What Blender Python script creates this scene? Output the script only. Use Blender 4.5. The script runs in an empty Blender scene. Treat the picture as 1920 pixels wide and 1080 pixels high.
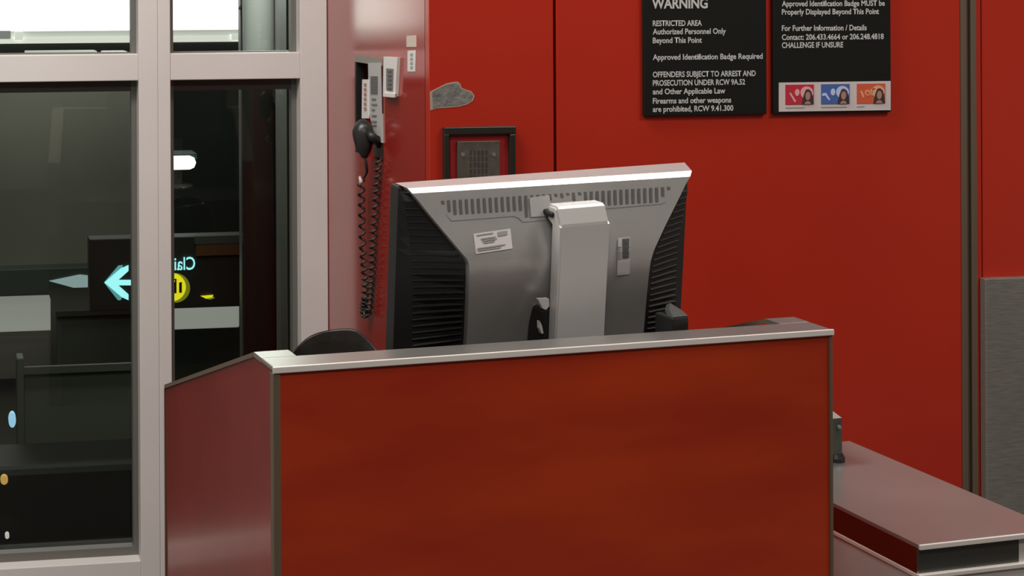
import bpy, bmesh, math, random
from mathutils import Vector, Matrix
random.seed(7)
scene = bpy.context.scene
COL = scene.collection

# ------------------------------------------------------------------ camera
F, CX, CY = 2700.0, 300.0, 0.0            # focal length and principal point in photo pixels
YAW, ROLL, EYE = math.radians(7.8), 0.005, 1.51
RW = Vector((math.cos(YAW), -math.sin(YAW), 0)); FW = Vector((math.sin(YAW), math.cos(YAW), 0)); UP = Vector((0, 0, 1))
CAM = Vector((0, 0, EYE))
cam_d = bpy.data.cameras.new('camera'); cam = bpy.data.objects.new('camera', cam_d); COL.objects.link(cam)
cr = RW * math.cos(ROLL) - UP * math.sin(ROLL); cu = UP * math.cos(ROLL) + RW * math.sin(ROLL)
m = Matrix((cr, cu, -FW)).transposed().to_4x4(); m.translation = CAM
cam.matrix_world = m
cam_d.sensor_width = 36; cam_d.lens = F / 1920 * 36
cam_d.shift_x = (960 - CX) / 1920; cam_d.shift_y = -(540 - CY) / 1920
cam_d.clip_start = 0.05; cam_d.clip_end = 100
scene.camera = cam

# ------------------------------------------------------------------ world, lights, exposure
w = bpy.data.worlds.new('night'); scene.world = w; w.use_nodes = True
w.node_tree.nodes['Background'].inputs[0].default_value = (0.02, 0.024, 0.03, 1)
w.node_tree.nodes['Background'].inputs[1].default_value = 0.35
vs = scene.view_settings
vs.view_transform = 'Standard'; vs.look = 'None'; vs.exposure = 0.0; vs.gamma = 1.0; vs.use_curve_mapping = False

def area(name, loc, sx, sy, power, col=(1, .95, .89), rot=(0, 0, 0)):
    l = bpy.data.lights.new(name, 'AREA'); l.shape = 'RECTANGLE'; l.size = sx; l.size_y = sy; l.energy = power; l.color = col
    o = bpy.data.objects.new(name, l); o.location = loc; o.rotation_euler = rot; COL.objects.link(o); return o
area('ceiling_lamp', (0.1, 2.5, 2.95), 1.2, 0.5, 44)
area('ceiling_lamp', (2.5, 1.3, 2.95), 1.2, 0.6, 42)
area('ceiling_lamp', (0.2, 0.0, 2.95), 1.2, 0.6, 36)
area('ceiling_lamp', (-1.5, 1.8, 2.95), 1.2, 0.6, 34)
area('hall_fill', (-0.6, 6.8, 3.0), 1.6, 1.0, 16, (.95, 1, .88))  # unseen fill light added to raise the hall's brightness
area('column_fill', (1.2, 5.6, 1.95), 0.3, 0.3, 13, (.95, 1, .95))  # fill light added to brighten the top of the round column

# ------------------------------------------------------------------ pixel helpers
def ray(px, py):
    dx, dy = px - CX, py - CY
    x = dx - ROLL * dy; y = dy + ROLL * dx
    return FW + RW * (x / F) - UP * (y / F)
def hit(px, py, axis, val):
    d = ray(px, py); t = (val - CAM[axis]) / d[axis]
    return CAM + d * t
def atY(px, py, Y): return hit(px, py, 1, Y)
def atX(px, py, X): return hit(px, py, 0, X)
def atZ(px, py, Z): return hit(px, py, 2, Z)

# ------------------------------------------------------------------ materials
MATS = {}
def mat(name, col, rough=.5, metal=0.0, spec=.5, noise=None, bump=None, coat=0, emit=None, estr=0, stretch=(1, 1, 1), col2=None):
    if name in MATS: return MATS[name]
    mt = bpy.data.materials.new(name); mt.use_nodes = True
    nt = mt.node_tree; b = nt.nodes['Principled BSDF']
    b.inputs['Base Color'].default_value = (*col, 1); b.inputs['Roughness'].default_value = rough
    b.inputs['Metallic'].default_value = metal; b.inputs['Specular IOR Level'].default_value = spec
    if coat: b.inputs['Coat Weight'].default_value = coat; b.inputs['Coat Roughness'].default_value = .12
    if emit: b.inputs['Emission Color'].default_value = (*emit, 1); b.inputs['Emission Strength'].default_value = estr
    if noise or bump:
        tc = nt.nodes.new('ShaderNodeTexCoord'); mp = nt.nodes.new('ShaderNodeMapping')
        mp.inputs['Scale'].default_value = stretch
        nt.links.new(tc.outputs['Object'], mp.inputs['Vector'])
    if noise:
        n = nt.nodes.new('ShaderNodeTexNoise'); n.inputs['Scale'].default_value = noise; n.inputs['Detail'].default_value = 5
        nt.links.new(mp.outputs[0], n.inputs['Vector'])
        rp = nt.nodes.new('ShaderNodeValToRGB')
        c2 = col2 or tuple(c * .75 for c in col)
        rp.color_ramp.elements[0].position = .32; rp.color_ramp.elements[1].position = .68
        rp.color_ramp.elements[0].color = (*c2, 1); rp.color_ramp.elements[1].color = (*col, 1)
        nt.links.new(n.outputs['Fac'], rp.inputs[0]); nt.links.new(rp.outputs[0], b.inputs['Base Color'])
    if bump:
        n2 = nt.nodes.new('ShaderNodeTexNoise'); n2.inputs['Scale'].default_value = bump[0]; n2.inputs['Detail'].default_value = 3
        nt.links.new(mp.outputs[0], n2.inputs['Vector'])
        bp = nt.nodes.new('ShaderNodeBump'); bp.inputs['Strength'].default_value = bump[1]; bp.inputs['Distance'].default_value = .01
        nt.links.new(n2.outputs['Fac'], bp.inputs['Height']); nt.links.new(bp.outputs[0], b.inputs['Normal'])
    MATS[name] = mt
    return mt

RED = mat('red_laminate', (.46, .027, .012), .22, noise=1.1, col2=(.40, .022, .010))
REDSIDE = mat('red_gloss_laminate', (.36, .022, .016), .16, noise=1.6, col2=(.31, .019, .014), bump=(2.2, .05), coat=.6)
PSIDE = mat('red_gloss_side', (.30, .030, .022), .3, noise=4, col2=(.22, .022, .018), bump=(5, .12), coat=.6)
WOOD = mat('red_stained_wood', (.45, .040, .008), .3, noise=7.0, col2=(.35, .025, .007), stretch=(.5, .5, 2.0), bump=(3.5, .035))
STEEL = mat('brushed_steel', (.32, .31, .28), .36, .7, noise=30, col2=(.45, .43, .41), stretch=(1, 1, 14))
STEELB = mat('bright_steel_edge', (.90, .85, .80), .4, .3)
STEELTOP = mat('satin_steel_top', (.48, .455, .44), .3, .75, noise=9, col2=(.45, .43, .41))
TRIMD = mat('dark_bronze_trim', (.17, .125, .085), .45, .3)
CAPM = mat('podium_cap_steel', (.50, .475, .45), .3, .85, noise=9, col2=(.46, .44, .42))
ALU = mat('painted_aluminium', (.72, .695, .675), .45, 0, noise=3, col2=(.68, .655, .635))
BEAD = mat('dark_glazing_bead', (.065, .063, .056), .45, .2)
BEADL = mat('grey_glazing_bead', (.16, .155, .14), .45, .2)
BLACK = mat('black_plastic', (.012, .012, .012), .45)
BLACKF = mat('black_ribbed_plastic', (.017, .017, .016), .5)
SILVER = mat('silver_plastic', (.64, .63, .615), .36, .62, noise=40, col2=(.61, .60, .585))
SILVER2 = mat('light_silver_plastic', (.60, .59, .575), .4, .25)
SLOT = mat('vent_dark', (.12, .118, .112), .7)
WHITE = mat('white_label', (.72, .70, .68), .55)
CREAM = mat('cream_label', (.62, .52, .45), .5)
INK = mat('label_ink', (.10, .10, .10), .6)
INKG = mat('label_ink_grey', (.36, .35, .34), .6)
SIGN = mat('sign_black', (.0085, .0092, .008), .5, spec=.2)
TEXT = mat('sign_lettering', (.56, .55, .54), .5)
FRAME = mat('black_frame', (.018, .017, .013), .35)
PLATE = mat('intercom_plate', (.17, .15, .125), .42, .55, noise=60)
HOLE = mat('dark_hole', (.03, .028, .025), .8)
TORN = mat('torn_grey', (.20, .19, .17), .75, noise=28, col2=(.13, .125, .115), bump=(60, .4))
TORNE = mat('torn_edge', (.34, .27, .22), .7)
LINER = mat('bin_liner', (.016, .013, .011), .3, bump=(14, .5))
FLOORM = mat('floor_carpet', (.10, .09, .085), .9, noise=30)
CEIL = mat('ceiling_tile', (.62, .61, .59), .8)
WALLG = mat('plain_wall', (.45, .43, .40), .7)
WALLW = mat('pale_wall', (.78, .76, .72), .7)
DARKIN = mat('dark_interior', (.03, .027, .025), .6)

def glass_mat():
    mt = bpy.data.materials.new('window_glass'); mt.use_nodes = True; nt = mt.node_tree
    nt.nodes.clear()
    out = nt.nodes.new('ShaderNodeOutputMaterial'); mx = nt.nodes.new('ShaderNodeMixShader')
    tr = nt.nodes.new('ShaderNodeBsdfTransparent'); gl = nt.nodes.new('ShaderNodeBsdfGlossy'); fr = nt.nodes.new('ShaderNodeFresnel')
    tr.inputs[0].default_value = (.90, .93, .90, 1); gl.inputs['Roughness'].default_value = 0.0; fr.inputs[0].default_value = 1.45
    nt.links.new(fr.outputs[0], mx.inputs[0]); nt.links.new(tr.outputs[0], mx.inputs[1]); nt.links.new(gl.outputs[0], mx.inputs[2])
    nt.links.new(mx.outputs[0], out.inputs[0]); return mt
GLASS = glass_mat()

# ------------------------------------------------------------------ mesh helpers
class MB:
    def __init__(s): s.bm = bmesh.new()
    def box(s, a, b, bev=0):
        lo = [min(a[i], b[i]) for i in range(3)]; hi = [max(a[i], b[i]) for i in range(3)]
        r = bmesh.ops.create_cube(s.bm, size=1)
        for v in r['verts']:
            v.co = Vector([lo[i] + (v.co[i] + .5) * (hi[i] - lo[i]) for i in range(3)])
        if bev:
            es = {e for v in r['verts'] for e in v.link_edges}
            bmesh.ops.bevel(s.bm, geom=list(es), offset=bev, segments=2, affect='EDGES', profile=.5)
        return s
    def face(s, pts):
        return s.bm.faces.new([s.bm.verts.new(p) for p in pts])
    def prism(s, pts, d):
        """extrude polygon pts by vector d"""
        d = Vector(d); n = len(pts)
        a = [s.bm.verts.new(Vector(p)) for p in pts]; b = [s.bm.verts.new(Vector(p) + d) for p in pts]
        s.bm.faces.new(a); s.bm.faces.new(list(reversed(b)))
        for i in range(n): s.bm.faces.new([a[i], b[i], b[(i + 1) % n], a[(i + 1) % n]])
        return s
    def tube(s, pts, r, n=8, cap=True):
        pts = [Vector(p) for p in pts]; rings = []
        rr = r if isinstance(r, (list, tuple)) else [r] * len(pts)
        nrm = None
        for i, p in enumerate(pts):
            t = (pts[min(i + 1, len(pts) - 1)] - pts[max(i - 1, 0)]).normalized()
            if nrm is None:
                nrm = t.orthogonal().normalized()
            else:
                nrm = (nrm - t * nrm.dot(t)).normalized()
            bn = t.cross(nrm)
            rings.append([s.bm.verts.new(p + (nrm * math.cos(2 * math.pi * k / n) + bn * math.sin(2 * math.pi * k / n)) * rr[i]) for k in range(n)])
        for i in range(len(rings) - 1):
            for k in range(n):
                s.bm.faces.new([rings[i][k], rings[i][(k + 1) % n], rings[i + 1][(k + 1) % n], rings[i + 1][k]])
        if cap:
            s.bm.faces.new(list(reversed(rings[0]))); s.bm.faces.new(rings[-1])
        return s
    def grid(s, rows):
        vr = [[s.bm.verts.new(Vector(p)) for p in r] for r in rows]
        for i in range(len(vr) - 1):
            for j in range(len(vr[i]) - 1):
                s.bm.faces.new([vr[i][j], vr[i][j + 1], vr[i + 1][j + 1], vr[i + 1][j]])
        return s
    def build(s, name, material, parent=None, smooth=False, world=True):
        bmesh.ops.recalc_face_normals(s.bm, faces=s.bm.faces[:])
        me = bpy.data.meshes.new(name); s.bm.to_mesh(me); s.bm.free()
        for mt in (material if isinstance(material, list) else [material]): me.materials.append(mt)
        if smooth:
            for p in me.polygons: p.use_smooth = True
        o = bpy.data.objects.new(name, me); COL.objects.link(o)
        if parent is not None:
            o.parent = parent
            if world: o.matrix_parent_inverse = WM[parent.name].inverted()
        WM[o.name] = WM[parent.name].copy() if (parent is not None and not world) else Matrix.Identity(4)
        return o
WM = {}
def empty(name, matrix):
    o = bpy.data.objects.new(name, None); COL.objects.link(o); o.empty_display_size = .05
    o.matrix_world = matrix; WM[o.name] = matrix.copy(); return o
def thing(name, label, cat, loc=(0, 0, 0), matrix=None, group=None):
    o = empty(name, matrix if matrix is not None else Matrix.Translation(loc)); tag(o, label, cat, group); return o
def tag(o, label, cat, group=None):
    o['label'] = label; o['category'] = cat
    if group: o['group'] = group
    return o
def struct(o): o['kind'] = 'structure'; return o
def pbox(px0, py0, px1, py1, Y, depth, bev=0):
    """axis-aligned box whose face at distance Y spans those photo pixels"""
    a = atY(px0, py0, Y); b = atY(px1, py1, Y)
    mb = MB(); mb.box((a.x, Y, a.z), (b.x, Y + depth, b.z), bev); return mb

# ================================================================== SETTING
YR, YW = 2.88, 3.72          # red wall face, window frame face
XP = atY(805, 150, YR).x     # face of the return wall with the phone
CEILZ = 3.0
# floor, ceiling, plain walls behind the camera
struct(MB().box((-4, -4, -.1), (5, YW + .3, 0)).build('floor', FLOORM))
struct(MB().box((-4, -4, CEILZ), (5, YW + .3, CEILZ + .1)).build('ceiling', CEIL))
struct(MB().box((-4.1, -4, 0), (-4, YW + .3, CEILZ)).build('wall_left', WALLW))
struct(MB().box((5, -4, 0), (5.1, YR + .3, CEILZ)).build('wall_right', WALLG))
struct(MB().box((-4, -4.1, 0), (5, -4, CEILZ)).build('wall_rear', WALLG))

# red wall: dark backing and separate laminate panels
wall = struct(MB().box((XP + .02, YR + .03, 0), (5, YR + .1, CEILZ)).build('wall_back', DARKIN))
xj = atY(1041, 160, YR).x; xg0 = atY(1801, 200, YR).x; xg1 = atY(1829, 200, YR).x; xn = atY(1841, 300, YR).x
for a, b in ((XP, xj - .0035), (xj + .0035, xg0), (xg1, xn - .0012), (xn + .0012, 5.0)):
    MB().box((a, YR, .0), (b, YR + .028, CEILZ), .0015).build('panel', RED, wall)
# metal expansion joint: two bronze lips and a dark gasket
gw = xg1 - xg0
JOINT = mat('joint_lip', (.20, .15, .11), .4, .5)
MB().box((xg0, YR - .004, 0), (xg0 + gw * .34, YR + .03, CEILZ), .001).build('joint_lip', JOINT, wall)
MB().box((xg1 - gw * .36, YR - .004, 0), (xg1, YR + .03, CEILZ), .001).build('joint_lip', JOINT, wall)
MB().box((xg0 + gw * .3, YR + .006, 0), (xg1 - gw * .3, YR + .03, CEILZ)).build('joint_gasket', TRIMD, wall)
# torn patch at the left edge of the wall
def blob(pix, Y, d, name, mt):
    pts = [atY(x, y, Y) for x, y in pix]
    return MB().prism([(p.x, Y, p.z) for p in pts], (0, d, 0)).build(name, mt, wall)
outer = [(806, 172), (822, 164), (836, 157), (848, 154), (858, 153), (863, 157), (866, 165), (874, 168), (884, 171), (890, 180), (887, 189), (876, 196), (860, 200), (840, 202), (820, 203), (807, 207)]
cxm = sum(p[0] for p in outer) / len(outer); cym = sum(p[1] for p in outer) / len(outer)
blob(outer, YR - .0006, .001, 'torn_edge', TORNE)
blob([(cxm + (x - cxm) * .94 - (1 if x > 820 else -2), cym + (y - cym) * .88) for x, y in outer], YR - .0010, .001, 'torn_patch', TORN)

# steel sheet low on the right of the wall
pa = atY(1848, 523, YR - .02)
st = MB().box((pa.x, YR - .02, .02), (4.2, YR - .001, pa.z), .002).build('steel_sheet', STEEL)
tag(st, 'grey brushed steel sheet low on the red wall at far right', 'panel')

# return wall with phone recess (plane X = XP, facing the window side)
ry0, ry1 = atX(718, 200, XP).y, atX(667, 200, XP).y
rzt, rzb = atX(692, 107, XP).z, atX(700, 297, XP).z
RD = .09
mb = MB()
def yzq(y0, z0, y1, z1, X): mb.face([(X, y0, z0), (X, y1, z0), (X, y1, z1), (X, y0, z1)])
yzq(YR + .029, 0, ry0, CEILZ, XP); yzq(ry1, 0, YW + .2, CEILZ, XP); yzq(ry0, 0, ry1, rzb, XP); yzq(ry0, rzt, ry1, CEILZ, XP)
yzq(ry0, rzb, ry1, rzt, XP + RD)
for (p, q) in (((ry0, rzb), (ry1, rzb)), ((ry1, rzb), (ry1, rzt)), ((ry1, rzt), (ry0, rzt)), ((ry0, rzt), (ry0, rzb))):
    mb.face([(XP, *p), (XP, *q), (XP + RD, *q), (XP + RD, *p)])
bmesh.ops.remove_doubles(mb.bm, verts=mb.bm.verts[:], dist=1e-5)
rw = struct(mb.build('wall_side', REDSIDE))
# steel lintel and black edge of the recess
MB().box((XP - .002, ry0, rzt - .016), (XP + .05, ry1, rzt + .001)).build('recess_lintel', mat('lintel', (.30, .29, .26), .5, .3), rw)
MB().box((XP - .002, ry1 - .012, rzb), (XP + .02, ry1, rzt - .016)).build('recess_edge', BLACK, rw)
MB().box((XP - .002, ry0, rzb), (XP + .02, ry0 + .012, rzt - .016)).build('recess_edge', BLACK, rw)

# ------------------------------------------------------------------ windows
def wx(px, py=300, Y=YW): return atY(px, py, Y).x
WD = .13                                        # frame depth
XC0, XC1 = wx(564), XP                          # jamb post next to the return wall
XM0, XMG, XM1 = wx(261, 400), wx(297.5, 400), wx(321, 400)
ZT1, ZT0 = atY(280, 101, YW).z, atY(280, 151, YW).z    # transom
ZS = atY(130, 1060, YW).z                        # sill top
XL = XM0 - 1.15
def window(name, x0, x1, left, right):
    """left and right: x ranges of the vertical posts either side of the glass opening x0..x1"""
    r = empty(name, Matrix.Translation(((x0 + x1) / 2, YW, 0))); struct(r)
    for a, b in (left, right):
        if b - a > .001: MB().box((a, YW, 0), (b, YW + WD, CEILZ), .002).build('post', ALU, r)
    MB().box((x0, YW + .002, ZT0), (x1, YW + WD, ZT1), .002).build('transom', ALU, r)
    MB().box((x0, YW + .002, ZS - .09), (x1, YW + WD, ZS), .002).build('sill', ALU, r)
    MB().box((x0, YW + .004, .02), (x1, YW + WD, ZS - .09)).build('spandrel_panel', ALU, r)
    MB().box((x0, YW + .002, CEILZ - .2), (x1, YW + WD, CEILZ)).build('head', ALU, r)
    for z0, z1, tw in ((ZS, ZT0, .030), (ZT1, CEILZ - .2, .006)):
        yb0, yb1 = YW + .045, YW + .075; bw = .022 if z0 == ZS else .003
        for k, (a, b, c, d) in enumerate(((x0, x0 + .014, z0, z1), (x1 - .014, x1, z0, z1), (x0 + .014, x1 - .014, z0, z0 + bw), (x0 + .014, x1 - .014, z1 - tw, z1))):
            MB().box((a, yb0, c), (b, yb1, d)).build('glazing_bead', BEAD if k == 3 else BEADL, r)
        g = MB(); g.box((x0 + .004, YW + .078, z0), (x1 - .004, YW + .084, z1)); g.build('pane', GLASS, r)
    return r
window('window_1', XL, XM0, (XL - .06, XL), (XM0, XMG - .0001))
window('window_2', XM1, XC0, (XMG + .0001, XM1), (XC0, XC1 - .001))
struct(MB().box((-4, YW, 0), (XL - .061, YW + .15, CEILZ)).build('wall_front', WALLW))

# ================================================================== HALL BEYOND THE GLASS
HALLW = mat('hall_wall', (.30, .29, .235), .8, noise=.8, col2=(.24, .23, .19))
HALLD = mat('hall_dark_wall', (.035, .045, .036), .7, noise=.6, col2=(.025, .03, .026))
HALLF = mat('hall_floor', (.075, .075, .046), .5)
CONC = mat('hall_column_paint', (.42, .43, .41), .5)
DBOX = mat('kiosk_charcoal', (.085, .095, .08), .6)
YH = 10.4
HF = atY(150, 640, YH).z - .35
struct(MB().box((-4, YW + .4, HF - .1), (9, YH + 2, HF)).build('floor_hall', HALLF))
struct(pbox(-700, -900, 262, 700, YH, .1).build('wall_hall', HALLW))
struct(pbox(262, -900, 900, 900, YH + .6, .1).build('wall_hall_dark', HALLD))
PANELW = mat('hall_white_panel', (.62, .61, .56), .6, emit=(.9, .89, .82), estr=.26)  # emission added to lift the wall band's brightness, nothing lights it from behind
tag(pbox(-300, 556, 171, 617, YH - .105, .1, .01).build('white_dado', PANELW), 'long pale wall band with added glow seen through the left window pane', 'wall band')
tag(pbox(300, 576, 449, 614, YH - .105, .1, .01).build('white_dado', PANELW), 'short pale wall band with added glow under the reflected sign in the right pane', 'wall band')
FASC = mat('teal_fascia', (.10, .125, .11), .35)
tag(pbox(-300, 514, 170, 551, YH - .3, .15, .01).build('ledge', FASC), 'dull teal ledge above the pale wall band in the left pane', 'ledge')
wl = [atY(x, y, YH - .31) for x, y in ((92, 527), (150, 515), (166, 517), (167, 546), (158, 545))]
tag(MB().prism(wl, (0, .01, 0)).build('wedge_reflection', mat('wedge_glow', (.7, .85, .85), .5, emit=(.62, .85, .9), estr=.32)), 'bluish white reflection painted as a glowing wedge on the teal ledge', 'reflection')  # reflection in glass, put in as a glowing wedge; not a lamp
# bright light trough at the top
LT = mat('trough_glow', (1, 1, .98), .5, emit=(1, 1, .97), estr=2.2)
tr = thing('light_trough', 'long glowing white light trough behind the top panes', 'light', atY(200, 40, 9.2))
pbox(-400, -190, 451, 61, 9.2, .25, .01).build('diffuser', LT, tr)
pbox(-400, 62, 451, 73, 9.136, .3, .008).build('lip', mat('trough_lip', (.55, .55, .52), .5, emit=(1, 1, .95), estr=.40), tr)  # emission added to lip and edge strip, no light reaches them
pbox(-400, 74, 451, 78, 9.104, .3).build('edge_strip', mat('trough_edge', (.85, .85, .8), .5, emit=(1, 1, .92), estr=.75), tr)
pbox(-400, 79, 451, 128, 9.12, .32).build('back_board', mat('trough_board', (.045, .048, .04), .6), tr)
pbox(-20, 58, 20, 73, 9.088, .05).build('bracket', mat('bracket', (.35, .35, .33), .5, emit=(1, 1, .95), estr=.2), tr)  # bracket emission stands in for light falling on them
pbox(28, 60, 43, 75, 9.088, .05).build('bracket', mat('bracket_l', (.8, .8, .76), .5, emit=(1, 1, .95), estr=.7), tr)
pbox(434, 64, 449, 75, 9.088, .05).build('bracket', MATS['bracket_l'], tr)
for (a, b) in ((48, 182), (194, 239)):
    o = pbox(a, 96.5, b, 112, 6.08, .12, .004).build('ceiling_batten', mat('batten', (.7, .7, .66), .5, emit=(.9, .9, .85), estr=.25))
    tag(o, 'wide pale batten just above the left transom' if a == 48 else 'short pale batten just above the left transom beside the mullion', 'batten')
# round column in the right pane
p0, p1 = atY(461, 60, 6.08), atY(521, 60, 6.08)
rc = (p1.x - p0.x) / 2
col_ = thing('round_column', 'smooth grey round column behind the right top pane', 'column', (p0.x + rc, 6.08 + rc, HF))
zc = atY(490, 125, 6.08).z
MB().tube([(p0.x + rc, 6.08 + rc, zc), (p0.x + rc, 6.08 + rc, 3.4)], rc, 40, cap=False).build('shaft', CONC, col_, smooth=True)
MB().tube([(p0.x + rc, 6.08 + rc, HF), (p0.x + rc, 6.08 + rc, zc)], rc * 1.01, 40, cap=False).build('shaded_shaft', mat('shaft_shade', (.018, .017, .015), .9, spec=.1), col_, smooth=True)  # dark colour on the lower column stands for the light fading downwards
mb = pbox(449, -300, 457, 900, 6.32, .05); tag(mb.build('column_pipe', mat('pipe_grey', (.16, .16, .155), .4)), 'thin dark grey pipe running up beside the round column', 'pipe')
mb = pbox(522, -300, 541, 900, 5.76, .08); tag(mb.build('wall_post', mat('post_grey', (.20, .205, .19), .5)), 'dark grey square post between round column and window jamb', 'post')
c0, c1 = atY(449, 18, 6.28), atY(462, -6, 6.28)
tag(MB().tube([c0, (c0 + c1) / 2 + Vector((0, 0, .004)), c1, c1 + Vector((.05, 0, .15))], .006, 6).build('loose_cable', BLACK), 'thin black cable beside the column at top of right pane', 'cable')
# ceiling lamp
lp = atY(341, 303, 8)
lamp = thing('ceiling_light', 'small glowing white ceiling light in the dark right pane', 'light', lp)
a, b = atY(300, 291, 8), atY(364, 315, 8)
MB().box((a.x, 7.9, a.z), (b.x, 8.1, b.z), .035).build('diffuser', mat('lamp_glow', (1, 1, 1), .5, emit=(1, 1, .98), estr=2.0), lamp)
a, b = atY(298, 287, 8.02), atY(367, 296, 8.02)
MB().box((a.x, 7.95, a.z), (b.x, 8.15, b.z), .006).build('housing', mat('lamp_housing', (.05, .09, .075), .5), lamp)
rl = Vector((atY(312, 290, 8).x, 8.05, a.z)); MB().tube([rl, rl + Vector((0, 0, 1.4))], .008, 6).build('rod', BLACK, lamp)
# window reflection of a wayfinding sign, modelled as an object; lettering reversed
YS = 7.2
sg = thing('reflected_sign', 'modelled window reflection of a dark sign with cyan arrow, reversed lettering and yellow luggage disc', 'sign', atY(315, 515, YS))
pbox(168, 449, 462, 574, YS, .12, .004).build('reflected_sign_box', mat('reflected_sign_brown', (.026, .021, .018), .5), sg)
CY_ = mat('cyan_glow', (.4, .9, .95), .5, emit=(.36, .93, 1), estr=1.05)
CYD = mat('cyan_dim', (.1, .3, .3), .5, emit=(.11, .36, .36), estr=.75)
YE = mat('yellow_glow', (.8, .7, .02), .5, emit=(.80, .70, .012), estr=1.0)
YED = mat('yellow_dim', (.2, .2, .01), .5, emit=(.16, .17, .01), estr=.9)
def flat(pix, Y, name, mt, par, d=.004):
    return MB().prism([atY(x, y, Y) for x, y in pix], (0, d, 0)).build(name, mt, par)
arrow = [(196, 530), (226, 504), (241, 497), (241, 508), (222, 525), (285, 525), (285, 535), (222, 535), (241, 552), (241, 563), (228, 557)]
flat(arrow, YS - .012, 'arrow', CY_, sg)
flat([(195, 530), (222, 498), (230, 497), (230, 505), (206, 530), (230, 556), (226, 563), (221, 563)], YS - .006, 'arrow_ghost', CYD, sg)
def disc(cx, cy, r, Y, name, mt, n=36):
    return flat([(cx + r * math.cos(2 * math.pi * k / n), cy + r * math.sin(2 * math.pi * k / n)) for k in range(n)], Y, name, mt, sg)
disc(329, 540, 27.5, YS - .006, 'disc_ghost', YED)
disc(322, 538.5, 26.5, YS - .012, 'luggage_disc', YE)
BLK = mat('glyph_black', (.004, .004, .004), .6)
flat([(308, 529), (331, 529), (331, 550), (308, 550)], YS - .017, 'suitcase', BLK, sg)
flat([(336, 530), (341, 529), (341, 549), (336, 549)], YS - .017, 'suitcase_end', BLK, sg)
for x in (319, 328): flat([(x, 523), (x + 3, 523), (x + 3, 529), (x, 529)], YS - .017, 'suitcase_handle', BLK, sg)
flat([(319, 523), (331, 523), (331, 525), (319, 525)], YS - .017, 'suitcase_handle', BLK, sg)
flat([(376, 555), (400, 553), (398, 558), (386, 560)], YS - .012, 'yellow_bar', YE, sg)
flat([(386, 560), (400, 556), (403, 559), (394, 562)], YS - .008, 'yellow_bar_ghost', YED, sg)
a = atY(291, 449, YS)
MB().box((a.x - .02, YS + .03, HF), (a.x + .02, YS + .09, a.z)).build('post', BLACK, sg)

TEXTS = []
def text_mesh(name, body, p0, width, cap, parent, mt, offset=.012, mirror=False, yoff=0.0):
    """flat lettering in the X-Z plane facing -Y; p0 = left end of the baseline"""
    cu = bpy.data.curves.new(name, 'FONT'); cu.body = body; cu.size = 1; cu.offset = offset; cu.resolution_u = 3
    o = bpy.data.objects.new('tmp', cu); COL.objects.link(o)
    dg = bpy.context.evaluated_depsgraph_get(); dg.update()
    me = bpy.data.meshes.new_from_object(o.evaluated_get(dg)); bpy.data.objects.remove(o)
    xs = [v.co.x for v in me.vertices]; x0, x1 = min(xs), max(xs)
    sx = width / (x1 - x0); sy = cap / .70
    for v in me.vertices:
        x = (v.co.x - x0) * sx
        if mirror: x = width - x
        v.co = Vector((p0.x + x, p0.y, p0.z + v.co.y * sy))
    me.materials.clear(); me.materials.append(mt); me.name = name
    t = bpy.data.objects.new(name, me); COL.objects.link(t)
    t.parent = parent; t.matrix_parent_inverse = WM[parent.name].inverted(); WM[t.name] = Matrix.Identity(4)
    return t
a, b = atY(307, 507, YS - .014), atY(366, 507, YS - .014)
text_mesh('lettering', 'Claim', a, b.x - a.x, (24 / F) * 7.28, sg, CY_, .01, mirror=True)
pbox(366, 443, 464, 456, YS - .03, .029, .003).build('header_strip', mat('board_grey', (.075, .075, .065), .6), sg)
pbox(368, 457, 455, 478, YS - .025, .024, .003).build('orange_board', mat('board_orange', (.14, .05, .015), .6), sg)
# kiosks in the dark foreground of the hall
k1 = thing('tall_kiosk', 'dark charcoal box in the hall behind the left pane', 'kiosk', atY(180, 800, 8.4))
a = pbox(106, 587, 300, 1000, 8.4, .6, .01).build('body', DBOX, k1)
pbox(104, 583, 302, 588, 8.36, .66, .004).build('top', mat('kiosk_top', (.05, .052, .046), .5), k1)
k2 = thing('long_counter', 'long dark counter with thin pale rail low in the left pane', 'counter', atY(130, 880, 6.4))
pbox(44, 694, 320, 886, 6.4, .06, .005).build('body', mat('counter_olive', (.10, .108, .085), .6), k2)
pbox(34, 689.5, 320, 691.5, 6.37, .02).build('rail', mat('rail_grey', (.10, .105, .09), .5), k2)
pbox(31, 672, 46, 886, 6.36, .1, .006).build('post', mat('post_olive', (.10, .107, .085), .5), k2)
k3 = pbox(-200, 889, 330, 1300, 5.92, .35, .03).build('baggage_belt', mat('belt_black', (.012, .013, .011), .5))
tag(k3, 'black low belt housing at the bottom of the left pane', 'belt')
for (x, y, rx, ry, c, nm, lb) in ((23, 788, 7, 14, (.35, .65, .9), 'indicator_light', 'small blue light at the left edge of the left pane'),
                                 (8, 901, 7, 8, (.55, .33, .08), 'indicator_light', 'small orange light at the left edge of the left pane'),
                                 (13.5, 1006, 4, 4.5, (.6, .55, .5), 'indicator_light', 'tiny white light near the bottom left corner of the pane')):
    p = atY(x, y, 5.84); s = 5.84 / F
    mb = MB(); n = 16
    mb.prism([(p.x + rx * s * math.cos(2 * math.pi * k / n), 5.84, p.z + ry * s * math.sin(2 * math.pi * k / n)) for k in range(n)], (0, .03, 0))
    tag(mb.build(nm, mat('glow_%d' % x, c, .5, emit=c, estr=.9)), lb, 'light')
o = pbox(466, 566, 472, 600, 6.88, .03).build('door_handle', mat('handle_grey', (.30, .30, .28), .4))
tag(o, 'thin upright pale handle in the dark right pane', 'handle')

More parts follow.
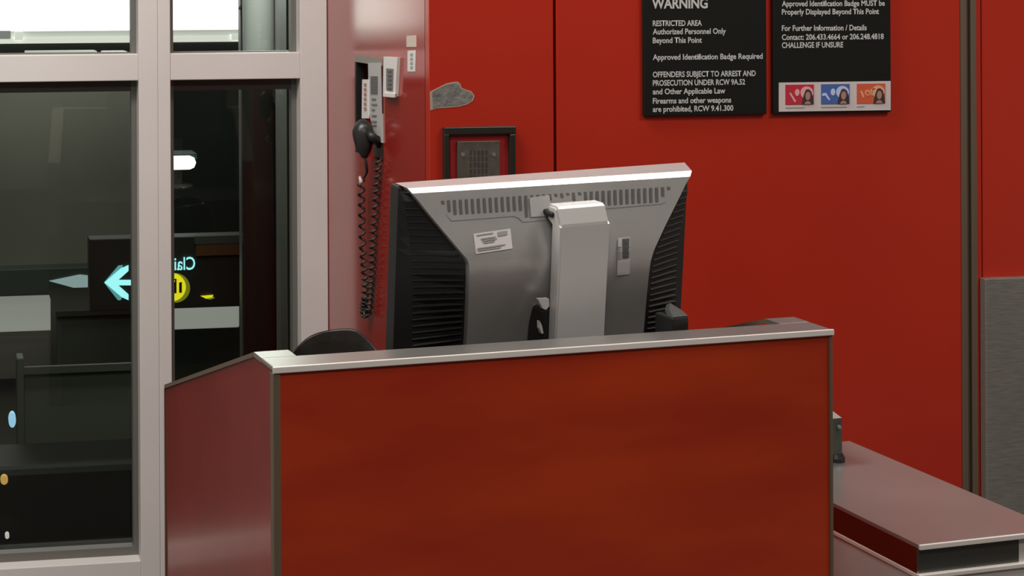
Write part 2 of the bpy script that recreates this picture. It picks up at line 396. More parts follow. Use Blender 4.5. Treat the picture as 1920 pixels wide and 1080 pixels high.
# ================================================================== PODIUM
TOPZ = 1.07
FL = atZ(511.5, 688, TOPZ); FR = atZ(1559.5, 617, TOPZ)
e1 = (FR - FL); PW = e1.length; e1.normalize(); e2 = Vector((-e1.y, e1.x, 0))
MP = Matrix((e1, e2, UP)).transposed().to_4x4(); MP.translation = Vector((FL.x, FL.y, 0))
pod = thing('gate_podium', 'red wood gate podium with steel capped rim in the foreground', 'podium', matrix=MP)
def side_s(px, py):
    """distance back along the podium's left side face at a pixel, and the height there"""
    d = ray(px, py); n = e1; t = (FL - CAM).dot(n) / d.dot(n); p = CAM + d * t
    return (p - FL).dot(e2), p.z
sb, _ = side_s(476, 655); sd, sz = side_s(308.5, 722)
print('PODIUM width', PW, 'flat', sb, 'depth', sd, 'slope end z', sz)
TH = .045; CAP = .006
def P(name, mt, f, smooth=False):
    mb = MB(); f(mb); return mb.build(name, mt, pod, smooth, world=False)
# panels
P('front_panel', WOOD, lambda b: b.box((.009, 0, 0), (PW - .005, TH, TOPZ - CAP)))
for x0, x1 in ((.002, TH), (PW - TH, PW - .002)):
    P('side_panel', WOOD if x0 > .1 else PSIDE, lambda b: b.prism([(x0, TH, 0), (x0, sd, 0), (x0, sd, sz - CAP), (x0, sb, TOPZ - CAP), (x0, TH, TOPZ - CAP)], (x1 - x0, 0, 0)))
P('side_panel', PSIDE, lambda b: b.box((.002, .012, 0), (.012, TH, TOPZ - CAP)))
# steel cap: front strip and two returns that slope down to the back
P('cap', CAPM, lambda b: b.box((0, -.001, TOPZ - CAP), (PW, TH, TOPZ), .0012))
for x0, x1 in ((0, TH), (PW - TH, PW)):
    P('cap', CAPM, lambda b: b.prism([(x0, TH, TOPZ - CAP), (x0, sb, TOPZ - CAP), (x0, sb, TOPZ), (x0, TH, TOPZ)], (x1 - x0, 0, 0)))
    P('sloped_cap', TRIMD, lambda b: b.prism([(x0, sb, TOPZ - CAP), (x0, sd + .002, sz - CAP), (x0, sd + .002, sz), (x0, sb, TOPZ)], (x1 - x0, 0, 0)))
P('cap_edge', STEELB, lambda b: b.box((-.001, -.004, TOPZ - .0075), (PW + .001, -.001, TOPZ + .0005), .001))
P('corner_trim', TRIMD, lambda b: b.box((0, -.002, 0), (.009, .012, TOPZ - .008), .001))
P('corner_trim', TRIMD, lambda b: b.box((PW - .005, -.002, 0), (PW, .012, TOPZ - .008), .001))
P('rear_trim', TRIMD, lambda b: b.box((0, sd, 0), (TH, sd + .004, sz - CAP)))
WORKZ = .76
P('worktop', DARKIN, lambda b: b.box((TH, TH, WORKZ - .03), (PW - TH, sd, WORKZ)))
P('inner_lining', DARKIN, lambda b: b.box((TH, TH, WORKZ), (PW - TH, TH + .004, TOPZ - .012)))
P('inner_lining', DARKIN, lambda b: b.prism([(TH, TH + .005, WORKZ), (TH, sd, WORKZ), (TH, sd, sz - .012), (TH, sb, TOPZ - .012), (TH, TH + .005, TOPZ - .012)], (.003, 0, 0)))
P('inner_lining', DARKIN, lambda b: b.prism([(PW - TH - .003, TH + .005, WORKZ), (PW - TH - .003, sd, WORKZ), (PW - TH - .003, sd, sz - .012), (PW - TH - .003, sb, TOPZ - .012), (PW - TH - .003, TH + .005, TOPZ - .012)], (.003, 0, 0)))
P('toe_kick', BLACK, lambda b: b.box((.03, -.0005, 0), (PW - .03, 0.0, .08)))

# ================================================================== LOW STEEL COUNTER
LZ = .79
A = atZ(1722, 1021, LZ); B = atZ(1562, 940.5, LZ)
l2 = e2.copy(); l1 = e1.copy()
Cc = atZ(1920, 965, LZ)
LW = (Cc - A).dot(l1); LD = (atZ(1597, 826, LZ) - A).dot(l2)
print('LOW counter', LW, LD, 'offset from podium', (A - FR).dot(l1), (A - FR).dot(l2))
ML = Matrix((l1, l2, UP)).transposed().to_4x4(); ML.translation = Vector((A.x, A.y, 0))
low = thing('steel_counter', 'low steel topped counter beside the podium at lower right', 'counter', matrix=ML)
def L(name, mt, f):
    mb = MB(); f(mb); return mb.build(name, mt, low, False, world=False)
LIGHTG = mat('counter_grey_panel', (.62, .58, .55), .4, .1)
L('top', STEELTOP, lambda b: b.box((0, 0, LZ - .006), (LW, LD, LZ), .001))
L('top_edge', STEELB, lambda b: b.box((0, -.003, LZ - .007), (LW, 0, LZ), .001))
L('reveal_band', mat('reveal_dark', (.10, .10, .09), .3, .6), lambda b: b.box((.004, .004, LZ - .040), (LW - .06, LD - .004, LZ - .006)))
L('reveal_end', LIGHTG, lambda b: b.box((LW - .06, .004, LZ - .040), (LW - .004, LD - .004, LZ - .006)))
L('reveal_side', mat('reveal_steel', (.30, .26, .25), .2, 1.0), lambda b: b.box((.001, .004, LZ - .040), (.004, LD - .004, LZ - .006)))
L('lower_edge', STEELB, lambda b: b.box((0, -.002, LZ - .046), (LW, LD, LZ - .040), .001))
L('body', LIGHTG, lambda b: b.box((.002, 0.001, .06), (LW - .002, LD - .002, LZ - .046)))
L('plinth', BLACK, lambda b: b.box((.02, .03, 0), (LW - .02, LD - .02, .06)))

# grey device standing on the counter, mostly behind the podium
dv = atZ(1579, 866, LZ)
du = (dv - A).dot(l1); dvv = (dv - A).dot(l2)
MD = ML @ Matrix.Translation((du, dvv, LZ))
dev = thing('ticket_printer', 'grey green boxy printer peeking out behind the podium right edge', 'printer', matrix=MD)
def D(name, mt, f, smooth=False):
    mb = MB(); f(mb); return mb.build(name, mt, dev, smooth, world=False)
DG = mat('printer_grey_green', (.055, .062, .050), .5, noise=70, col2=(.035, .045, .034))
D('body', DG, lambda b: b.prism([(-.14, -.0, .012), (.0, 0, .012), (.0, 0, .068), (-.14, 0, .068)], (0, .13, 0)))
D('lid', mat('printer_lid', (.26, .255, .23), .4), lambda b: b.prism([(0, 0, .068), (0, .13, .100), (0, .13, .068)], (-.14, 0, 0)))
for x, y in ((.004, .008), (-.13, .008), (.004, .12), (-.13, .12)):
    D('foot', BLACK, lambda b: b.tube([(x - .010, y, 0), (x - .010, y, .006), (x - .010, y, .012)], [.014, .014, .011], 16))
D('knob', mat('knob_grey', (.2, .2, .18), .5), lambda b: b.tube([(-.006, -.003, .055), (-.006, .001, .055)], .003, 8))

# ================================================================== MONITOR
MY = math.radians(7.8 - 0) # camera yaw, monitor turned 20 deg in the camera frame
mon_yaw = math.radians(20.5 - 7.8)
ctr = CAM + ray(1020, 480) * 2.0
Rm = Matrix.Rotation(mon_yaw, 4, 'Z') @ Matrix.Rotation(math.radians(-.75), 4, 'Y') @ Matrix.Rotation(math.radians(5.5), 4, 'X')
MM = Matrix.Translation(ctr) @ Rm          # local x right, y away from camera, z up
MMi = MM.inverted()
base_c = ctr.copy(); base_c.z = WORKZ
lc = MP.inverted() @ ctr
mon = thing('monitor', 'silver monitor seen from behind, standing on the podium', 'monitor', matrix=Matrix.Translation(base_c))
def mp(px, py, wv):
    """point on the monitor where the photo shows it, wv metres proud of the monitor's mid plane towards the camera; returned in world space"""
    o = MMi @ CAM; d = MMi.to_3x3() @ ray(px, py); t = (-wv - o.y) / d.y
    return MM @ (o + d * t)
def ml(px, py, wv): return MMi @ mp(px, py, wv)
BOT = 705
def lerp(a, b, t): return a + (b - a) * t
# outline of the frame from the photo corners
tl, tr_ = ml(750, 343, 0), ml(1294, 311, 0); bl = ml(730, BOT, 0)
print('MONITOR width', tr_.x - tl.x, tl.z, tr_.z)
ZTOP = (tl.z + tr_.z) / 2; XA, XB = tl.x, tr_.x; ZB = ZTOP - .31
def Mb(name, mt, f, par=None, smooth=False):
    mb = MB(); f(mb)
    bmesh.ops.transform(mb.bm, matrix=MM, verts=mb.bm.verts[:])
    return mb.build(name, mt, par or mon, smooth)
Mb('screen_frame', BLACK, lambda b: b.box((XA + .002, .004, ZB), (XB - .002, .03, ZTOP - .004), .003))
Mb('screen', mat('screen_black', (.01, .01, .012), .15), lambda b: b.box((XA + .02, .0302, ZB + .02), (XB - .02, .0308, ZTOP - .02)))
# silver shell: rows from the top rear edge to the bottom
def rowpts(l, r, wv, n=14): return [ml(lerp(l[0], r[0], k / n), lerp(l[1], r[1], k / n), wv) for k in range(n + 1)]
def rowedge(l, r, wv): return ml(*l, wv), ml(*r, wv)
W_B, W_C = .010, .016
rows = []
rows.append([Vector((lerp(XA, XB, k / 14), .012, ZTOP)) for k in range(15)])
rb_l, rb_r = ml(764, 353, W_B), ml(1297, 320, W_B)
rows.append([rb_l.lerp(rb_r, k / 14) for k in range(15)])
rows.append(rowpts((773, 363), (1294, 331), W_C))
kneeL, kneeR = [(786, 378), (800, 396), (820, 420), (842, 446), (862, 470), (875, 485), (880, 497), (880, 515), (879, 550), (876, 620), (870, BOT)], [(1285, 347), (1276, 366), (1262, 394), (1247, 424), (1234, 452), (1226, 470), (1220, 490), (1217, 512), (1213, 550), (1207, 620), (1197, BOT)]
wk = [.019, .022, .027, .033, .038, .040, .0395, .037, .029, .012, -.003]
for (l, r, wv) in zip(kneeL, kneeR, wk): rows.append(rowpts(l, r, wv))
sh = MB(); sh.grid(rows)
# rim so that the shell has thickness
def rim(sgn):
    col = [r[0] if sgn < 0 else r[-1] for r in rows[1:]]
    sh.grid([col, [Vector((p.x, min(p.y + .022, .012), p.z)) for p in col]])
rim(-1); rim(1)
bmesh.ops.transform(sh.bm, matrix=MM, verts=sh.bm.verts[:])
shell = sh.build('back_shell', SILVER, mon)
for p in shell.data.polygons: p.use_smooth = True
try:
    shell.data.set_sharp_from_angle(angle=math.radians(14))
except Exception: pass
# black ribbed cheeks
def cheek(sgn):
    E = kneeL if sgn < 0 else kneeR
    b = MB()
    inner = [ml(*(rowsC), W_C - .006) for rowsC in [((773, 363) if sgn < 0 else (1294, 331))]] + [ml(x, y, wv - .008) for (x, y), wv in zip(E, wk)]
    xo = XA if sgn < 0 else XB
    outer = [Vector((xo, .004, p.z)) for p in inner]
    mid = [p.lerp(q, .22) for p, q in zip(outer, inner)]
    mid = [Vector((m_.x, min(m_.y, -.004 + 0 * m_.y) if abs(m_.x - xo) > .004 else m_.y, m_.z)) for m_ in mid]
    b.grid([outer, mid, inner])
    top = [Vector((xo, .004, ZTOP - .004)), inner[0]]
    b.face([outer[0], Vector((xo, .004, ZTOP - .006)), inner[0] + Vector((0, .002, .002)), inner[0]])
    bmesh.ops.transform(b.bm, matrix=MM, verts=b.bm.verts[:])
    ck = b.build('side_vent', BLACK, mon)
    # fins: from 22% to 94% between outer edge and shell edge, every 12 mm or so
    zs = [p.z for p in inner]
    def at(z):
        for i in range(len(inner) - 1):
            if inner[i].z >= z >= inner[i + 1].z:
                t = (inner[i].z - z) / max(1e-6, inner[i].z - inner[i + 1].z)
                return inner[i].lerp(inner[i + 1], t), mid[i].lerp(mid[i + 1], t)
        return None
    z = zs[1] - .010
    while z > zs[-1] + .005:
        r = at(z)
        if r:
            i_, m_ = r
            if (i_ - m_).length > .010:
                q = m_.lerp(i_, .90); h = .0019; pr = .0018
                f = MB()
                A0, B0 = m_ + Vector((0, .002, 0)), q + Vector((0, .002, 0))
                f.prism([A0 + Vector((0, 0, -h)), A0 + Vector((0, -pr - .002, 0)), A0 + Vector((0, 0, h))], B0 - A0)
                bmesh.ops.transform(f.bm, matrix=MM, verts=f.bm.verts[:])
                f.build('fin', BLACKF, ck)
        z -= .0090
cheek(-1); cheek(1)
# ventilation slots across the top of the shell
def shell_w(px, py):
    """depth of the shell surface at a pixel (interpolated between rows at the matching height)"""
    for i in range(len(kneeL) - 1):
        ya = lerp(kneeL[i][1], kneeR[i][1], (px - kneeL[i][0]) / (kneeR[i][0] - kneeL[i][0]))
        yb = lerp(kneeL[i + 1][1], kneeR[i + 1][1], (px - kneeL[i + 1][0]) / (kneeR[i + 1][0] - kneeL[i + 1][0]))
        if ya <= py <= yb: return lerp(wk[i], wk[i + 1], (py - ya) / (yb - ya))
    return W_C if py < 420 else wk[-1]
def decal(name, pix, mt, par, lift=.0009, thick=.0008):
    f = MB(); pts = [ml(x, y, shell_w(x, y) + lift) for x, y in pix]
    f.prism(pts, (0, thick, 0)); bmesh.ops.transform(f.bm, matrix=MM, verts=f.bm.verts[:])
    return f.build(name, mt, par)
vx = 828.0; k = 0
while vx < 1252:
    yt = 376.5 - (vx - 828) * .0615
    ln = 27
    if k == 0: ln = 6
    elif k == 1: ln = 21
    if vx > 980 and vx < 1005: ln = 40
    if 1005 < vx < 1095: ln = (4, 4, 11, 5, 8, 4, 15, 5)[k % 8]
    if 1095 <= vx < 1100: ln = 18
    if vx > 1246: ln = 5
    elif vx > 1236: ln = 17
    if vx < 1030 or not (1040 < vx < 1132 and yt + ln > 377):
        pass
    decal('vent_slot', [(vx, yt), (vx + 4.6, yt - .3), (vx + 6.4, yt + ln - .3), (vx + 1.8, yt + ln)] if vx < 1100 else [(vx, yt), (vx + 4.8, yt - .3), (vx + 5.6, yt + ln - .3), (vx + .8, yt + ln)], SLOT, shell)
    vx += 11.15; k += 1
# pressed line around the slots
def groove(pts):
    for (x0, y0), (x1, y1) in zip(pts, pts[1:]):
        L_ = math.hypot(x1 - x0, y1 - y0); nx, ny = -(y1 - y0) / L_ * .9, (x1 - x0) / L_ * .9
        decal('groove', [(x0 + nx, y0 + ny), (x1 + nx, y1 + ny), (x1 - nx, y1 - ny), (x0 - nx, y0 - ny)], mat('groove_grey', (.24, .235, .225), .6), shell, .0006)
groove([(811, 374), (846, 413), (848, 414), (962, 405), (972, 408), (980, 416), (1034, 412)])
groove([(1136, 391), (1240, 382), (1248, 379)])
decal('smooth_patch', [(993, 371), (1030, 366), (1033, 392), (1026, 405), (996, 407)], mat('patch_silver', (.46, .455, .44), .5), shell, .0016)
# stickers
stk = decal('sticker', [(888, 439), (957, 429), (961, 466), (893, 476)], WHITE, shell, .0012)
for q, (y0, x0, x1) in enumerate(((441, 895, 925), (449, 903, 930), (453, 905, 932), (457, 908, 928), (466, 896, 948), (470, 897, 940))):
    s = -.145
    decal('print_line', [(x0, y0 + (x0 - 890) * s), (x1, y0 + (x1 - 890) * s), (x1, y0 + 2 + (x1 - 890) * s), (x0, y0 + 2 + (x0 - 890) * s)], INKG, stk, .0022)
decal('print_block', [(934, 435), (951, 432.5), (952, 440), (935, 443)], INKG, stk, .0022)
tg = MB(); trow = []
for q in range(15):
    t = q / 14; xa, ya, xb, yb = lerp(1159, 1157, t), lerp(446, 517, t), 1181, lerp(444, 514, t)
    trow.append([ml(xa, ya, shell_w(xa, ya) + .0016), ml(xb, yb, shell_w(xb, yb) + .0016)])
tg.grid(trow); bmesh.ops.transform(tg.bm, matrix=MM, verts=tg.bm.verts[:])
stk2 = tg.build('asset_tag', mat('tag_white', (.50, .49, .48), .5), shell)
for q in range(9):
    y = 448 + q * 4.2
    decal('bar', [(1168, y), (1180, y - 1), (1180, y + (1.6 if q % 3 else 2.8)), (1168, y + (2.6 if q % 3 else 3.6))], INK, stk2, .0028)
for q in range(7):
    y = 462 + q * 3.6
    decal('print_line', [(1160, y), (1165, y - .4), (1165, y + 1.6), (1160, y + 2)], INKG, stk2, .0028)
# neck of the stand: slab with slanted head
NW = .088
def nk(px, py, wv): return ml(px, py, wv)
n_tl, n_tr = nk(1041, 382, .050), nk(1131, 377, .050)
n_bl, n_br = nk(1046, 421, .060), nk(1135, 416, .060)
b_l, b_r = nk(1043, 700, .060), nk(1138, 700, .060)
xl, xr = (n_bl.x + b_l.x) / 2, (n_br.x + b_r.x) / 2
zt, zk = (n_tl.z + n_tr.z) / 2 - .004, (n_bl.z + n_br.z) / 2
NECKB = (MMi @ Vector((ctr.x, ctr.y, WORKZ + .012))).z - .0
prof = [(-.030, zt), (-.048, zt), (-.051, zt - .003), (-.0595, zk), (-.060, zk - .004), (-.060, NECKB), (-.046, NECKB), (-.046, zk), (-.030, zk)]
nm = MB(); nm.prism([(xl, y, z) for y, z in prof], (xr - xl, 0, 0))
es = [e for e in nm.bm.edges if abs(e.verts[0].co.x - e.verts[1].co.x) < 1e-5]
bmesh.ops.bevel(nm.bm, geom=es, offset=.003, segments=2, affect='EDGES')
bmesh.ops.transform(nm.bm, matrix=MM, verts=nm.bm.verts[:])
neck = nm.build('stand_neck', SILVER2, mon)
Mb('hinge', BLACK, lambda b: b.box((xl - .004, -.046, zk + .006), (xr - .02, -.022, zt - .008), .003))
Mb('hinge', BLACK, lambda b: b.box((xl - .012, -.044, NECKB + .03), (xl + .01, -.012, ml(1020, 580, .045).z), .004))
c0 = ml(1021, 561, .066); c1 = ml(1026, 579, .066); c2 = ml(1014, 600, .06); c3 = ml(1018, 626, .06)
Mb('cable_clip', WHITE, lambda b: b.prism([ml(1009, 561, .046), ml(1029, 560, .046), ml(1030, 574, .046), ml(1024, 581, .046), ml(1018, 579, .046)], (0, .006, 0)))
Mb('cable_clip', WHITE, lambda b: b.prism([ml(1012, 602, .046), ml(1016, 610, .046), ml(1019, 625, .046), ml(1016, 626, .046), ml(1012, 616, .046)], (0, .006, 0)))
# foot of the stand
fb = MB(); n = 40
fc = MM @ Vector(((xl + xr) / 2, -.045, NECKB))
fb.tube([(fc.x, fc.y, WORKZ), (fc.x, fc.y, WORKZ + .008), (fc.x, fc.y, WORKZ + .014)], [.085, .085, .078], n)
fb.build('stand_foot', SILVER2, mon)

# black device at the lower right of the monitor
bd = CAM + ray(1264, 600) * 1.93
bx = thing('card_reader', 'black box with sloping grey top at the monitor lower right corner', 'card reader', matrix=Matrix.Translation((bd.x, bd.y, WORKZ)) @ Matrix.Rotation(mon_yaw, 4, 'Z'))
s = 1.93 / F
def Bx(name, mt, f):
    mb = MB(); f(mb); return mb.build(name, mt, bx, False, world=False)
hh = bd.z + (600 - 592) * s - WORKZ
Bx('body', BLACK, lambda b: b.box((-.008, -.008, 0), (.018, .030, hh), .003))
Bx('top', mat('reader_top', (.06, .064, .060), .5), lambda b: b.prism([(-.007, -.007, hh), (.017, -.007, hh), (.0175, .006, hh + .005), (.012, .022, hh + .012), (.0, .010, hh + .007)], (0, .008, -.004)))

# ================================================================== SIGNS ON THE WALL
SY = YR - .010
def sign(label, x0, x1, ytop, ybot):
    a = atY(x0, ybot, SY); b = atY(x1, ybot, SY); t = atY((x0 + x1) / 2, ytop, SY)
    z0 = (a.z + b.z) / 2
    r = thing('warning_sign', label, 'sign', (a.x, SY, z0))
    MB().box((a.x, SY, z0), (b.x, YR - .0005, t.z), .0015).build('board', SIGN, r)
    return r
def line(par, body, x0, x1, base, cap, mt=TEXT, off=.016):
    p = atY(x0, base, SY - .0008); q = atY(x1, base, SY - .0008)
    zc = CAM.z - 0
    text_mesh('text_line', body, p, q.x - p.x, cap / F * (SY / FW.y) * 1.03, par, mt, off)
s1 = sign('black warning sign headed WARNING, restricted area, on the red wall', 1208, 1438, -170, 216)
line(s1, 'WARNING', 1222, 1327, 15.5, 19, off=.03)
for body, x1, base in (('RESTRICTED AREA', 1316, 48), ('Authorized Personnel Only', 1361, 63.5), ('Beyond This Point', 1316, 80), ('Approved Identification Badge Required', 1430, 111.5),
                       ('OFFENDERS SUBJECT TO ARREST AND', 1417, 144), ('PROSECUTION UNDER RCW 9A.52', 1397, 160), ('and Other Applicable Law', 1360, 176),
                       ('Firearms and other weapons', 1371, 193.5), ('are prohibited, RCW 9.41.300', 1375, 209)):
    line(s1, body, 1224, x1, base + .8, 10.5, off=.022)
s2 = sign('black identification badge sign with three coloured cards, on the red wall', 1451, 1671, -170, 212)
for body, x1, base in (('Approved Identification Badge MUST be', 1659, 11), ('Properly Displayed Beyond This Point', 1648, 26.5), ('For Further Information / Details', 1625, 57), ('Contact: 206.433.4664 or 206.248.4818', 1657, 74), ('CHALLENGE IF UNSURE', 1581, 89)):
    line(s2, body, 1466, x1, base + .8, 10.5, off=.022)
def sflat(pix, lift, name, mt, par, d=.0008):
    Y = SY - lift
    return MB().prism([atY(x, y, Y) for x, y in pix], (0, d, 0)).build(name, mt, par)
strip = sflat([(1461, 155), (1670, 152), (1670, 206.5), (1461, 209.5)], .002, 'card_strip', mat('strip_white', (.60, .53, .52), .5), s2, .0018)
SKIN = mat('print_skin', (.36, .20, .17), .6); HAIR = mat('print_hair', (.045, .022, .024), .6)
for x0, c, lt, q in ((1473, (.48, .022, .045), (.72, .36, .36), 0), (1540, (.06, .12, .36), (.50, .55, .78), 1), (1607, (.58, .10, .045), (.72, .36, .20), 2)):
    y0 = 159 - (x0 - 1473) * .014; cm = mat('card_%d' % q, c, .5); lm = mat('card_mark_%d' % q, lt, .5)
    card = sflat([(x0, y0), (x0 + 53, y0 - .7), (x0 + 53, y0 + 36.5), (x0, y0 + 37.5)], .0030, 'badge_card', cm, strip)
    def ell(cx, cy, rx, ry, lift, nm, mt, rot=0):
        n = 18; P_ = []
        for k in range(n):
            a = 2 * math.pi * k / n; ex, ey = rx * math.cos(a), ry * math.sin(a)
            P_.append((x0 + cx + ex * math.cos(rot) - ey * math.sin(rot), y0 + cy + ex * math.sin(rot) + ey * math.cos(rot)))
        sflat(P_, lift, nm, mt, card)
    ell(40, 15, 12, 12, .0036, 'portrait_ground', lm)
    sflat([(x0 + 31, y0 + 36.4), (x0 + 34, y0 + 20), (x0 + 38, y0 + 9.5), (x0 + 43, y0 + 8), (x0 + 48, y0 + 12), (x0 + 51, y0 + 22), (x0 + 52.6, y0 + 36)], .0042, 'portrait_hair', HAIR, card)
    ell(42, 21, 4.6, 8, .0048, 'portrait_face', SKIN, .1)
    sflat([(x0 + 35, y0 + 36.3), (x0 + 39, y0 + 31), (x0 + 45, y0 + 31), (x0 + 48, y0 + 36.2)], .0048, 'portrait_neck', SKIN, card)
    if q < 2:
        ell(22, 14.5, 4.2, 6.5, .0036, 'card_mark', lm, .1)
        sflat([(x0 + 7, y0 + 16), (x0 + 10, y0 + 15), (x0 + 20, y0 + 31), (x0 + 17, y0 + 33)] if q == 0 else [(x0 + 2, y0 + 17), (x0 + 9, y0 + 16), (x0 + 17, y0 + 29), (x0 + 14, y0 + 30), (x0 + 7, y0 + 21), (x0 + 2, y0 + 22)], .0036, 'card_mark', lm, card)
    else:
        sflat([(x0 + 6, y0 + 14), (x0 + 9, y0 + 13), (x0 + 12, y0 + 19), (x0 + 14, y0 + 25), (x0 + 11, y0 + 26)], .0036, 'card_mark', lm, card)
        ell(20, 17, 5, 5.5, .0036, 'card_mark', lm); ell(20, 17, 2.8, 3.2, .0040, 'card_mark', cm)
        sflat([(x0 + 25, y0 + 11), (x0 + 33, y0 + 8), (x0 + 33, y0 + 10), (x0 + 29, y0 + 12), (x0 + 29, y0 + 22), (x0 + 27, y0 + 22)], .0036, 'card_mark', lm, card)
    sflat([(x0, y0 + 42), (x0 + (36, 48, 14)[q], y0 + 41.4), (x0 + (36, 48, 14)[q], y0 + 43), (x0, y0 + 43.6)], .0030, 'caption', INKG, strip)

# ------------------------------------------------------------------ intercom
IY = YR - .014
ic = thing('intercom', 'black framed steel intercom plate on the red wall above the monitor', 'intercom', atY(900, 420, YR))
def ibox(x0, y0, x1, y1, Y, d, nm, mt, par=None, bev=0):
    return pbox(x0, y0, x1, y1, Y, d, bev).build(nm, mt, par or ic)
ibox(833, 239, 968, 251, IY, .0138, 'frame_rail', FRAME, bev=.002)
ibox(833, 251.5, 844, 424, IY, .0138, 'frame_rail', FRAME, bev=.002)
ibox(956, 251.5, 968, 424, IY, .0138, 'frame_rail', FRAME, bev=.002)
ibox(844.5, 412, 955.5, 424, IY, .0138, 'frame_rail', FRAME, bev=.002)
ibox(844, 251, 956, 412, YR - .003, .0028, 'backing', mat('intercom_red', (.34, .014, .018), .4))
pl = ibox(857.5, 265.5, 938, 400, YR - .008, .005, 'plate', PLATE, bev=.001)
for r_ in range(5):
    for c_ in range(5):
        x, y = 881 + c_ * 7.4, 282 + r_ * 11.6
        ibox(x, y, x + 3.2, y + 8, YR - .0085, .001, 'speaker_slot', HOLE, pl)
for x in (868, 926.5):
    p = atY(x, 290, YR - .009)
    MB().tube([(p.x, YR - .0095, p.z), (p.x, YR - .0075, p.z)], .0042, 12).build('screw', mat('screw', (.5, .48, .44), .3, .8), pl)

# ================================================================== WALL PHONE (on the return wall)
def pw(px, py, out): return atX(px, py, XP - out)
def wflat(pix, out, name, mt, par, d=.003):
    return MB().prism([pw(x, y, out) for x, y in pix], (d, 0, 0)).build(name, mt, par)
ph = thing('wall_phone', 'black handset and coiled cord hanging from a wall recess', 'phone', (XP, (ry0 + ry1) / 2, rzb))
GP = mat('phone_grey_plate', (.46, .46, .45), .45)
cradle = wflat([(690, 118), (713, 118), (716, 268), (706, 262), (692, 215)], .004, 'cradle_plate', GP, ph, .02)
for q in range(9):
    y = 143 + q * 3.8
    wflat([(694, y), (707, y), (707, y + 2), (694, y + 2)], .006, 'bar', mat('faded_ink', (.14, .14, .14), .6), cradle, .002)
for q, (y, w_) in enumerate(((184, 8), (194, 10), (204, 6), (215, 9), (226, 9), (233, 9))):
    wflat([(696, y), (696 + w_, y), (696 + w_, y + 3), (696, y + 3)], .006, 'print_line', mat('grey_print', (.22, .22, .22), .6), cradle, .002)
card_ = wflat([(679, 149), (690, 149), (690, 222), (678, 222)], .007, 'instruction_card', WHITE, ph)
for q in range(6):
    y = 156 + q * 9
    wflat([(682, y), (686, y), (686, y + 5), (682, y + 5)], .009, 'print_line', mat('red_print', (.42, .22, .18), .6), card_, .002)
# handset
hs0, hs1 = pw(679, 224, .035), pw(684, 296, .035)
pts, rad = [], []
for k in range(15):
    t = k / 14; p = hs0.lerp(hs1, t)
    r_ = .025 * math.sqrt(max(0.02, math.sin(math.pi * min(1, (t * .55 / .36) if t < .36 else .55 + (t - .36) / .64 * .45)))) if t < .98 else .007
    pts.append(p); rad.append(max(r_, .006))
handset = MB().tube(pts, rad, 20).build('handset', mat('handset_black', (.018, .019, .019), .35), ph, smooth=True)
h2 = pw(702, 255, .018)
MB().tube([pw(690, 248, .03), pw(698, 258, .022), pw(706, 262, .012), pw(708, 272, .0)], [.008, .012, .011, .009], 10).build('hook', BLACK, ph, smooth=True)
wflat([(700, 268), (716, 268), (716, 297), (698, 292)], -.01, 'cradle_base', DARKIN, ph, .04)
# coiled cord: plain lead, coil down, coil up
def coil(path, r, turns, n=11):
    out = []
    N = int(turns * n)
    L_ = len(path) - 1
    for k in range(N + 1):
        t = k / N; f = t * L_; i = min(int(f), L_ - 1); p = path[i].lerp(path[i + 1], f - i)
        tan = (path[i + 1] - path[i]).normalized(); a = tan.orthogonal().normalized(); b_ = tan.cross(a)
        a = Vector((1, 0, 0)); a = (a - tan * a.dot(tan)).normalized(); b_ = tan.cross(a)
        th = 2 * math.pi * turns * t
        out.append(p + (a * math.cos(th) + b_ * math.sin(th)) * r)
    return out
lead = [pw(684, 295, .035), pw(687, 312, .03), pw(688, 322, .028), pw(682, 333, .026)]
down = [pw(677, 336, .024), pw(678, 400, .022), pw(680, 470, .020), pw(685, 520, .018), pw(684, 560, .018), pw(681, 580, .018)]
loop = [pw(681, 580, .018), pw(682, 590, .016), pw(689, 588, .014), pw(692, 575, .012)]
upc = [pw(692, 575, .012), pw(696, 520, .012), pw(699, 450, .012), pw(704, 370, .012), pw(709, 298, .012)]
CORD = mat('cord_black', (.03, .022, .02), .4)
MB().tube(lead, .0035, 8).build('cord', CORD, ph, smooth=True)
MB().tube(coil(down, .0068, 17), .0031, 6).build('cord', CORD, ph, smooth=True)
MB().tube(coil(loop, .0072, 4), .0028, 6).build('cord', CORD, ph, smooth=True)
MB().tube(coil(upc, .0068, 21), .0029, 6).build('cord', CORD, ph, smooth=True)
MB().tube([pw(675, 332, .034), pw(677, 340, .036), pw(675, 346, .034)], [.0035, .005, .0035], 8).build('cord_tag', mat('tag_pink', (.7, .55, .5), .5), ph, smooth=True)
# white label holder next to the recess
lh = thing('label_holder', 'white tilted label holder at top right of the phone recess', 'label', tuple(pw(730, 145, 0)))
plt = wflat([(719, 106), (745, 108), (741, 181), (718, 178)], .008, 'holder', WHITE, lh, .0075)
wflat([(724, 128), (737, 129), (736, 171), (724, 169)], .0095, 'barcode', mat('barcode_grey', (.20, .185, .18), .6), plt, .002)
wflat([(718, 174), (741, 176), (740, 183), (718, 181)], .013, 'lip', WHITE, plt, .005)
for q in range(5):
    y = 132 + q * 8
    wflat([(727, y), (734, y), (734, y + 4), (727, y + 4)], .0105, 'bar', INK, plt, .001)
o = wflat([(762, 67), (780, 66), (780, 88), (762, 88)], .0012, 'wall_sticker', CREAM, None); tag(o, 'small square pale sticker above the phone recess corner', 'sticker')
o = wflat([(764, 95), (779, 94), (778, 134), (764, 134)], .0012, 'wall_sticker', WHITE, None); tag(o, 'narrow upright white sticker below the square pale sticker', 'sticker')
for q in range(4):
    wflat([(769, 100 + q * 8), (774, 100 + q * 8), (774, 105 + q * 8), (769, 105 + q * 8)], .0018, 'print_line', INKG, o, .0006)

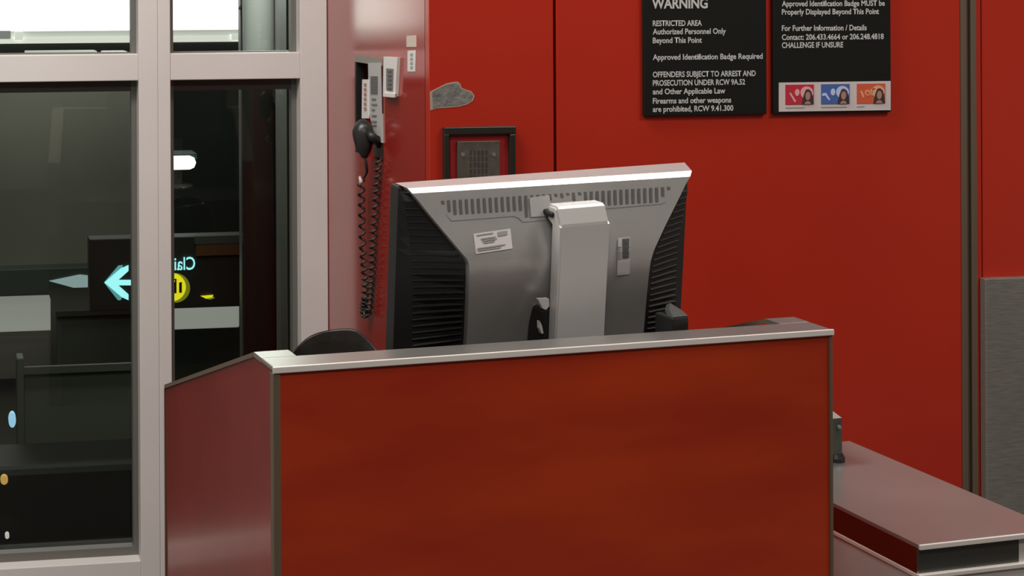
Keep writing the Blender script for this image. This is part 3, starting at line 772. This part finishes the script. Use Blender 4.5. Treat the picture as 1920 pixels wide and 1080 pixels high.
# ================================================================== WASTE BIN with black liner
bc = CAM + ray(640, 640) * 2.86
BR = .098
bin_ = thing('waste_bin', 'black liner draped waste bin behind the podium left corner', 'bin', (bc.x, bc.y, 0))
mb = MB()
NB = 64
def ringpts(r, zf): return [(bc.x + r * (1 + .0) * math.cos(2 * math.pi * k / NB), bc.y + r * math.sin(2 * math.pi * k / NB), zf(2 * math.pi * k / NB)) for k in range(NB)]
hz = (CAM + ray(655, 622) * 2.93).z
zlow = (CAM + ray(548, 662) * 2.9).z
def rimz(a):
    x = math.cos(a)        # -1 left .. 1 right
    t = (x + 1) / 2
    base = zlow + (hz - zlow) * math.sin(min(1, t / .62) * math.pi / 2) if t < .74 else hz - (hz - zlow) * 1.5 * ((t - .74) / .26) ** 1.8
    return base + .001 * math.sin(7 * a)
def skirt(zfun, rf):
    return [(bc.x + rf(2 * math.pi * k / NB) * math.cos(2 * math.pi * k / NB), bc.y + rf(2 * math.pi * k / NB) * math.sin(2 * math.pi * k / NB), zfun(2 * math.pi * k / NB)) for k in range(NB + 1)]
fold = lambda a: .002 * math.sin(11 * a) + .0015 * math.sin(17 * a + 1)
rws = [skirt(lambda a: rimz(a) - .30, lambda a: BR * .80), skirt(lambda a: rimz(a) - .05, lambda a: BR * .95 + fold(a) * .3), skirt(lambda a: rimz(a) - .004, lambda a: BR * .985),
       skirt(lambda a: rimz(a), lambda a: BR * 1.0), skirt(lambda a: rimz(a) - .006, lambda a: BR * 1.03 + fold(a) * .3), skirt(lambda a: rimz(a) - .06, lambda a: BR * 1.06 + fold(a)), skirt(lambda a: zlow - .16 + .01 * math.sin(5 * a), lambda a: BR * 1.05 + fold(a) * 1.5)]
mb.grid(rws); bmesh.ops.remove_doubles(mb.bm, verts=mb.bm.verts[:], dist=1e-5)
mb.build('liner', LINER, bin_, smooth=True)
MB().tube([(bc.x, bc.y, 0), (bc.x, bc.y, .01), (bc.x, bc.y, zlow - .03)], [BR * .78, BR * .8, BR * .93], 48).build('body', mat('bin_grey', (.05, .05, .05), .5), bin_)
